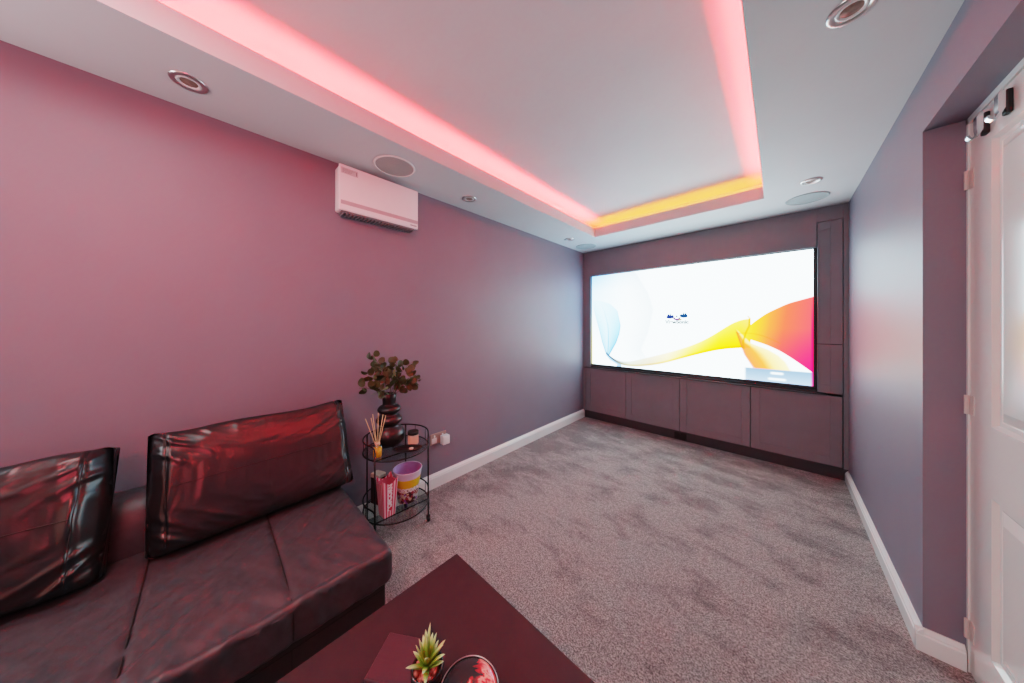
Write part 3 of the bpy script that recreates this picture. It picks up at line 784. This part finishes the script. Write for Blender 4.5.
# ------------------------------------------------------------------ two-tier drinks trolley
CX_, CY_, CR = -1.783, .815, .193
tr = thing('drinks_trolley', 'black wire two-tier glass trolley on castors between sofa and socket', 'trolley', (CX_, CY_, 0))
angA, angB, angC, angD = math.radians(-62), math.radians(60), math.radians(222), math.radians(138)
def cp(a, z, r=CR): return (r*math.cos(a), r*math.sin(a), z)
Z1, Z2, RL1, RL2 = .512, .150, .592, .222
tr_parts = []
for z, nm in ((Z1, 'upper_ring'), (Z2, 'lower_ring')):
    bm = bmesh.new(); tube(bm, [cp(a, z) for a in np.linspace(0, 2*PI, 49)[:-1]], .0042, 8, closed=True)
    tube(bm, [cp(angA, z), cp(angB, z)], .0038, 8); tube(bm, [cp(angC, z), cp(angD, z)], .0038, 8)
    rg = obj(nm, bm, M['black'], tr, True)
    sh = obj('glass_shelf', LA([(CR-.004, .003), (CR-.004, .007)], 0, 0, z, 56, True, True), M['glass'], tr)
# galleries: rails bent round the back, ending in the front posts
for z, zz, nm in ((Z1, RL1, 'upper_rail'), (Z2, RL2, 'lower_rail')):
    bm = bmesh.new()
    a0, a1 = angB+.20, angA+2*PI-.20
    arc = [cp(a, zz) for a in np.linspace(a0, a1, 40)]
    st = [cp(angB, zz-.035), cp(angB+.02, zz-.014), cp(angB+.09, zz-.003)]
    en = [cp(angA+2*PI-.09, zz-.003), cp(angA+2*PI-.02, zz-.014), cp(angA+2*PI, zz-.035)]
    tube(bm, st+arc+en, .0042, 8)
    for a in np.linspace(angB+.45, angA+2*PI-.45, 7): tube(bm, [cp(a, z), cp(a, zz)], .002, 6)
    obj(nm, bm, M['black'], tr, True)
for a in (angA, angB):
    bm = TU([cp(a, .035), cp(a, RL1-.034)], .0052, 10); obj('post', bm, M['black'], tr, True)
for a in (angC, angD):
    bm = TU([cp(a, .035), cp(a, RL1-.002)], .0046, 10); obj('post', bm, M['black'], tr, True)
for a in (angA, angB, angC, angD):
    x, y, _ = cp(a, 0); bm = bmesh.new()
    lathe(bm, [(.006, 0), (.0165, .002), (.0165, .012), (.006, .014)], 0, 0, -.007, 20, True, True)
    bmesh.ops.rotate(bm, verts=bm.verts, cent=(0, 0, 0), matrix=Matrix.Rotation(PI/2, 3, 'X'))
    bmesh.ops.translate(bm, verts=bm.verts, vec=(x, y, .0168)); box(bm, x-.009, x+.009, y-.011, y+.011, .026, .042, bevel=.003)
    obj('castor', bm, M['blackplastic'], tr, True, 40)
ST, SL = Z1+.0072, Z2+.0072

# vase
vx, vy = -1.850, .795
vs = thing('bubble_vase', 'tall black bubble-shaped ceramic vase on the trolley top', 'vase', (vx, vy, ST))
prof = [(.045, 0), (.070, .004)]
def bulge(z0, z1, r0, r1, rm, n=12):
    out = []
    for i in range(n+1):
        a = i/n; rr_ = (r0*(1-a)+r1*a)+(rm-(r0+r1)/2)*math.sin(PI*a)**.75
        out.append((rr_, z0+(z1-z0)*a))
    return out
prof += bulge(.006, .128, .070, .052, .098)+bulge(.130, .200, .052, .045, .080)[1:]+bulge(.202, .262, .045, .040, .072)[1:]+[(.040, .268), (.042, .300), (.044, .330), (.041, .332), (.036, .325), (.034, .27)]
obj('body', LA(prof, seg=48), M['vase'], vs, True)
# eucalyptus sprigs: (tip offset x,y,z above the mouth)
eu = thing('eucalyptus_bunch', 'loose bunch of olive green eucalyptus sprigs standing in the black vase', 'plant', (vx, vy, ST+.332))
rr = random.Random(21)
# lateral direction as seen across the wall runs mostly along Y
tips = [(-.02, -.10, .30), (.02, -.17, .17), (.03, -.20, .08), (.00, -.08, .21), (.03, .03, .17), (-.03, .10, .25), (.00, .19, .22), (.03, .21, .12), (.00, .24, .06), (.09, .03, .10), (.07, -.09, .05), (.05, .12, .06)]
for i, (tx, ty, tz) in enumerate(tips):
    ty = ty*.9-.012; tz = tz*.86
    P0 = Vector((rr.uniform(-.015, .015), rr.uniform(-.015, .015), -.10)); P1 = Vector((tx*.15, ty*.15, tz*.35)); P2 = Vector((tx*.6, ty*.6, tz*.85)); P3 = Vector((tx, ty, tz))
    def bz(t_):
        t_ = float(t_); u = 1-t_; return P0*u**3+P1*3*u*u*t_+P2*3*u*t_*t_+P3*t_**3
    sg = obj('sprig', TU([bz(a) for a in np.linspace(0, 1, 12)], [.0022*(1-.6*a) for a in np.linspace(0, 1, 12)], 6), M['stem'], eu, True)
    bm = bmesh.new()
    nl = 6
    for j in range(nl):
        t_ = .50+.5*j/(nl-1); c0 = bz(t_); d = (bz(min(1, t_+.02))-bz(t_-.02)).normalized()
        for sgn in ((1, -1) if j < nl-1 else (1,)):
            if rr.random() < .22: continue
            R_ = rr.uniform(.018, .029)*(1 if j < nl-1 else .85)
            sd = d.orthogonal().normalized(); sd = Matrix.Rotation(rr.uniform(0, PI), 3, d) @ sd*sgn
            out = (sd+d*.35).normalized(); nrm = out.cross(d).normalized(); nrm = (nrm+Vector((rr.uniform(-.7, .7), rr.uniform(-.7, .7), rr.uniform(-.4, .8)))).normalized()
            s2 = nrm.cross(out).normalized(); nrm = out.cross(s2)
            cc = c0+out*(R_*1.25)
            cv = bm.verts.new(cc-nrm*.003); ring = []
            for k_ in range(12):
                a = 2*PI*k_/12; rx = R_*(1.08 if abs(a) < .3 else 1)
                ring.append(bm.verts.new(cc+out*rx*math.cos(a)+s2*R_*.92*math.sin(a)+nrm*.004*math.cos(2*a)))
            for k_ in range(12): bm.faces.new((cv, ring[k_], ring[(k_+1) % 12]))
            a_, b_2 = bm.verts.new(c0), bm.verts.new(c0+s2*.0012); bm.faces.new((a_, b_2, ring[6]))
    obj('foliage', bm, M['leafpale'] if i in (4, 10, 3) else M['leaf'], sg, True)

# reed diffuser
dx_, dy_ = -1.725, .672
rd = thing('reed_diffuser', 'amber reed diffuser bottle with pale reeds in front of the vase', 'diffuser', (dx_, dy_, ST))
obj('bottle', LA([(.024, 0), (.0265, .002), (.0265, .060), (.022, .068), (.0125, .073), (.0125, .085), (.011, .085)], seg=32), M['clear'], rd, True)
obj('oil', LA([(.0235, .003), (.0235, .052)], seg=28, cap0=True, cap1=True), M['amber'], rd, True)
obj('collar', LA([(.0135, .072), (.0145, .073), (.0145, .086), (.009, .087)], seg=24, cap0=False), M['peach'], rd, True)
for dx2, dy2 in ((-.02, -.060), (.01, -.040), (-.03, -.016), (.0, .032), (.02, .040), (-.03, .016)):
    bm = TU([(-dx2*.15, -dy2*.15, .010), (dx2, dy2, .240+.01*math.cos(dy2*40))], .0021, 6); obj('reed', bm, M['reed'], rd)

# dark oval dish and candle
dt = thing('trinket_dish', 'black oval dish on the trolley in front of the candle', 'dish', (-1.672, .835, ST), .9)
obj('dish', LA([(.028, 0), (.045, .004), (.058, .014), (.0595, .017), (.057, .0175), (.045, .008), (.02, .005), (.001, .005)], seg=40, sx=1.5, sy=.85), M['vase'], dt, True)
obj('foil', LA([(.012, .006), (.014, .012), (.006, .014)], .018, .004, 0, 12, True, True), M['creamlid'], dt, True)
cd = thing('jar_candle', 'peach labelled jar candle with black lid behind the black dish', 'candle', (-1.742, .905, ST))
obj('jar', LA([(.030, 0), (.0325, .003), (.0325, .062), (.030, .064)], seg=36, cap1=True), M['creamlid'], cd, True, 50)
obj('jar_label', LA([(.0329, .008), (.0329, .056)], seg=36, cap0=False), M['peach'], cd, True)
obj('lid', LA([(.0335, .064), (.0345, .066), (.0345, .082), (.033, .084)], seg=36, cap0=True, cap1=True), M['blackplastic'], cd, True, 50)

# striped popcorn carton
def carton_mat():
    m, nt, b = new_mat('red and white striped card'); N = nt.nodes.new; L = nt.links.new
    at = N('ShaderNodeAttribute'); at.attribute_name = 'stripe'
    w = N('ShaderNodeMath'); w.operation = 'PINGPONG'; w.inputs[1].default_value = 1; L(at.outputs['Fac'], w.inputs[0])
    rp = N('ShaderNodeValToRGB'); e = rp.color_ramp.elements; e[0].position = .45; e[0].color = (.62, .03, .09, 1); e[1].position = .55; e[1].color = (.80, .50, .54, 1)
    L(w.outputs[0], rp.inputs['Fac']); L(rp.outputs['Color'], b.inputs['Base Color']); b.inputs['Roughness'].default_value = .45; return m
M['carton'] = carton_mat()
pc = thing('popcorn_carton', 'tall pink and red striped popcorn carton on the lower trolley shelf', 'carton', (-1.722, .726, SL), math.radians(2))
bm = bmesh.new(); lay = bm.verts.layers.float.new('stripe')
hb, ht, hh = .034, .047, .215
cor = [(1, -1), (1, 1), (-1, 1), (-1, -1)]
for f_ in range(4):
    A_, B_ = cor[f_], cor[(f_+1) % 4]; n = 16; g = []
    for i in range(n+1):
        u = i/n; row = []
        for (hs_, z) in ((hb, 0), (ht, hh-.030*math.sin(PI*u)**1.0+.012)):
            v = bm.verts.new(((A_[0]*(1-u)+B_[0]*u)*hs_, (A_[1]*(1-u)+B_[1]*u)*hs_, z)); v[lay] = u*9; row.append(v)
        g.append(row)
    for i in range(n): bm.faces.new((g[i][0], g[i+1][0], g[i+1][1], g[i][1]))
b4 = [bm.verts.new((a*hb, b2*hb, .001)) for a, b2 in cor]; bm.faces.new(b4)
bmesh.ops.remove_doubles(bm, verts=bm.verts, dist=.00001) if False else None
obj('card_shell', bm, M['carton'], pc)
M['cardin'] = mat('pink inner card', (.55, .12, .18), .6, var=.05)
bm = bmesh.new(); hs0, hs1 = hb-.002, ht-.0022
lo_ = [bm.verts.new((a*hs0, b2*hs0, .004)) for a, b2 in cor]; up_ = [bm.verts.new((a*hs1, b2*hs1, hh-.022)) for a, b2 in cor]
for i in range(4): bm.faces.new((lo_[i], lo_[(i+1) % 4], up_[(i+1) % 4], up_[i]))
obj('lining', bm, M['cardin'], pc)
bm = text_bm('POPCORN', .034)
bmesh.ops.rotate(bm, verts=bm.verts, cent=(0, 0, 0), matrix=Matrix.Rotation(PI/2, 3, 'Z') @ Matrix.Rotation(PI/2, 3, 'X') @ Matrix.Rotation(PI/2, 3, 'Z'))
bmesh.ops.rotate(bm, verts=bm.verts, cent=(0, 0, 0), matrix=Matrix.Rotation(math.atan((ht-hb)/hh), 3, 'Y')); bmesh.ops.translate(bm, verts=bm.verts, vec=((hb+ht)/2+.0012, 0, .115))
obj('lettering', bm, M['whiteink'], pc)
bm = LA([(.010, 0), (.010, .001)], 0, 0, 0, 20, True, True); bmesh.ops.rotate(bm, verts=bm.verts, cent=(0, 0, 0), matrix=Matrix.Rotation(PI/2, 3, 'Y')); bmesh.ops.translate(bm, verts=bm.verts, vec=(.0375, .004, .045)); obj('red_spot', bm, M['redink'], pc)

# popcorn bucket
def bucket_mat():
    m, nt, b = new_mat('printed popcorn bucket'); N = nt.nodes.new; L = nt.links.new
    tc = N('ShaderNodeTexCoord'); vo = N('ShaderNodeTexVoronoi'); vo.inputs['Scale'].default_value = 75; L(tc.outputs['Object'], vo.inputs['Vector'])
    rp = N('ShaderNodeValToRGB'); rp.color_ramp.interpolation = 'CONSTANT'; e = rp.color_ramp.elements
    e[0].color = (.10, .02, .03, 1); e[1].position = .75; e[1].color = (.75, .68, .45, 1)
    for p_, c_ in ((.2, (.70, .60, .62, 1)), (.4, (.30, .12, .45, 1)), (.58, (.45, .05, .08, 1))):
        x = e.new(p_); x.color = c_
    sc_ = N('ShaderNodeSeparateColor'); L(vo.outputs['Color'], sc_.inputs[0]); L(sc_.outputs[0], rp.inputs['Fac'])
    sx = N('ShaderNodeSeparateXYZ'); L(tc.outputs['Object'], sx.inputs[0]); no = N('ShaderNodeTexNoise'); no.inputs['Scale'].default_value = 30; L(tc.outputs['Object'], no.inputs['Vector'])
    ad = N('ShaderNodeMath'); ad.operation = 'MULTIPLY_ADD'; L(no.outputs['Fac'], ad.inputs[0]); ad.inputs[1].default_value = .05; L(sx.outputs['Z'], ad.inputs[2])
    gt = N('ShaderNodeMath'); gt.operation = 'GREATER_THAN'; L(ad.outputs[0], gt.inputs[0]); gt.inputs[1].default_value = .112
    mx = N('ShaderNodeMix'); mx.data_type = 'RGBA'; L(gt.outputs[0], mx.inputs['Factor']); L(rp.outputs['Color'], mx.inputs['A']); mx.inputs['B'].default_value = (.80, .50, .01, 1)
    L(mx.outputs['Result'], b.inputs['Base Color']); b.inputs['Roughness'].default_value = .35; return m
M['bucket'] = bucket_mat()
bk = thing('popcorn_bucket', 'yellow printed popcorn bucket with lilac inside on lower trolley shelf', 'bucket', (-1.772, .882, SL)); bk.scale = (1.1, 1.1, 1.14)
obj('wall', LA([(.052, 0), (.055, .002), (.074, .140)], seg=48), M['bucket'], bk, True)
obj('rim_band', LA([(.0745, .138), (.080, .172), (.0825, .176), (.0815, .179), (.078, .178)], seg=48, cap0=False), M['lilac'], bk, True)
obj('lining', LA([(.050, .006), (.072, .140), (.0785, .1775)], seg=48, cap0=True), M['purple'], bk, True)
bm = text_bm('POPCORN', .030); R0 = .0665
for v in bm.verts:
    a = v.co.x/R0 - .45; rad = R0+v.co.z+.0012+(v.co.y)*.13
    v.co = Vector((rad*math.cos(a), rad*math.sin(a), .080+v.co.y))
obj('lettering', bm, M['whiteink'], bk)
# dark carton behind the front post
db = thing('dark_carton', 'dark brown carton with cream top at left of lower trolley shelf', 'carton', (-1.875, .735, SL), math.radians(20))
obj('box', BX(-.036, .036, -.026, .026, 0, .165, bevel=.002, seg=1), M['darkbox'], db)
obj('lid', BX(-.038, .038, -.028, .028, .165, .190, bevel=.004), M['creamlid'], db)

# ------------------------------------------------------------------ lights, camera
def area(name, loc, rot, sx, sy, e, col):
    l = bpy.data.lights.new(name, 'AREA'); l.shape = 'RECTANGLE'; l.size = sx; l.size_y = sy; l.energy = e; l.color = col
    o = bpy.data.objects.new(name, l); COL.objects.link(o); o.location = loc; o.rotation_euler = rot; return o
area('warm_back_fill', (-.9, YB+.03, 1.35), (math.radians(90), 0, math.radians(0)), 2.0, 1.6, 14, (1, .36, .25))  # added coral fill from behind the camera, its source is made up
area('overhead_fill', (-.75, -.52, HU-.01), (0, 0, 0), .8, .7, 17, (.93, .98, 1))  # neutral fill added inside the tray, no fitting hangs here
area('cool_side_fill', (XL+.03, -1.35, 1.6), (0, math.radians(-90), math.radians(18)), 0.9, .8, 44, (.88, .96, 1))  # cool fill added to brighten the right wall and door, no window here
area('red_wall_fill', (.38, -.65, 1.95), (0, math.radians(92), math.radians(-18)), .4, .6, 17, (1, .07, .11)).data.spread = math.radians(115)  # unseen red fill added to redden the left wall
w = bpy.data.worlds.new('world'); SC.world = w; w.use_nodes = True; w.node_tree.nodes['Background'].inputs[0].default_value = (.05, .05, .055, 1)

cam = bpy.data.cameras.new('camera'); co_ = bpy.data.objects.new('camera', cam); COL.objects.link(co_)
co_.location = (0, 0, 1.3); co_.rotation_euler = (PI/2, 0, math.radians(43.3))
cam.sensor_width = 36; cam.lens = 283/1024*36; cam.shift_y = -17/1024; cam.clip_start = .02
SC.camera = co_
SC.view_settings.view_transform = 'Filmic'; SC.view_settings.look = 'Medium High Contrast'; SC.view_settings.exposure = .12
SC.cycles.max_bounces = 10; SC.cycles.diffuse_bounces = 6; SC.cycles.use_denoising = True
SC.cycles.sample_clamp_indirect = 8
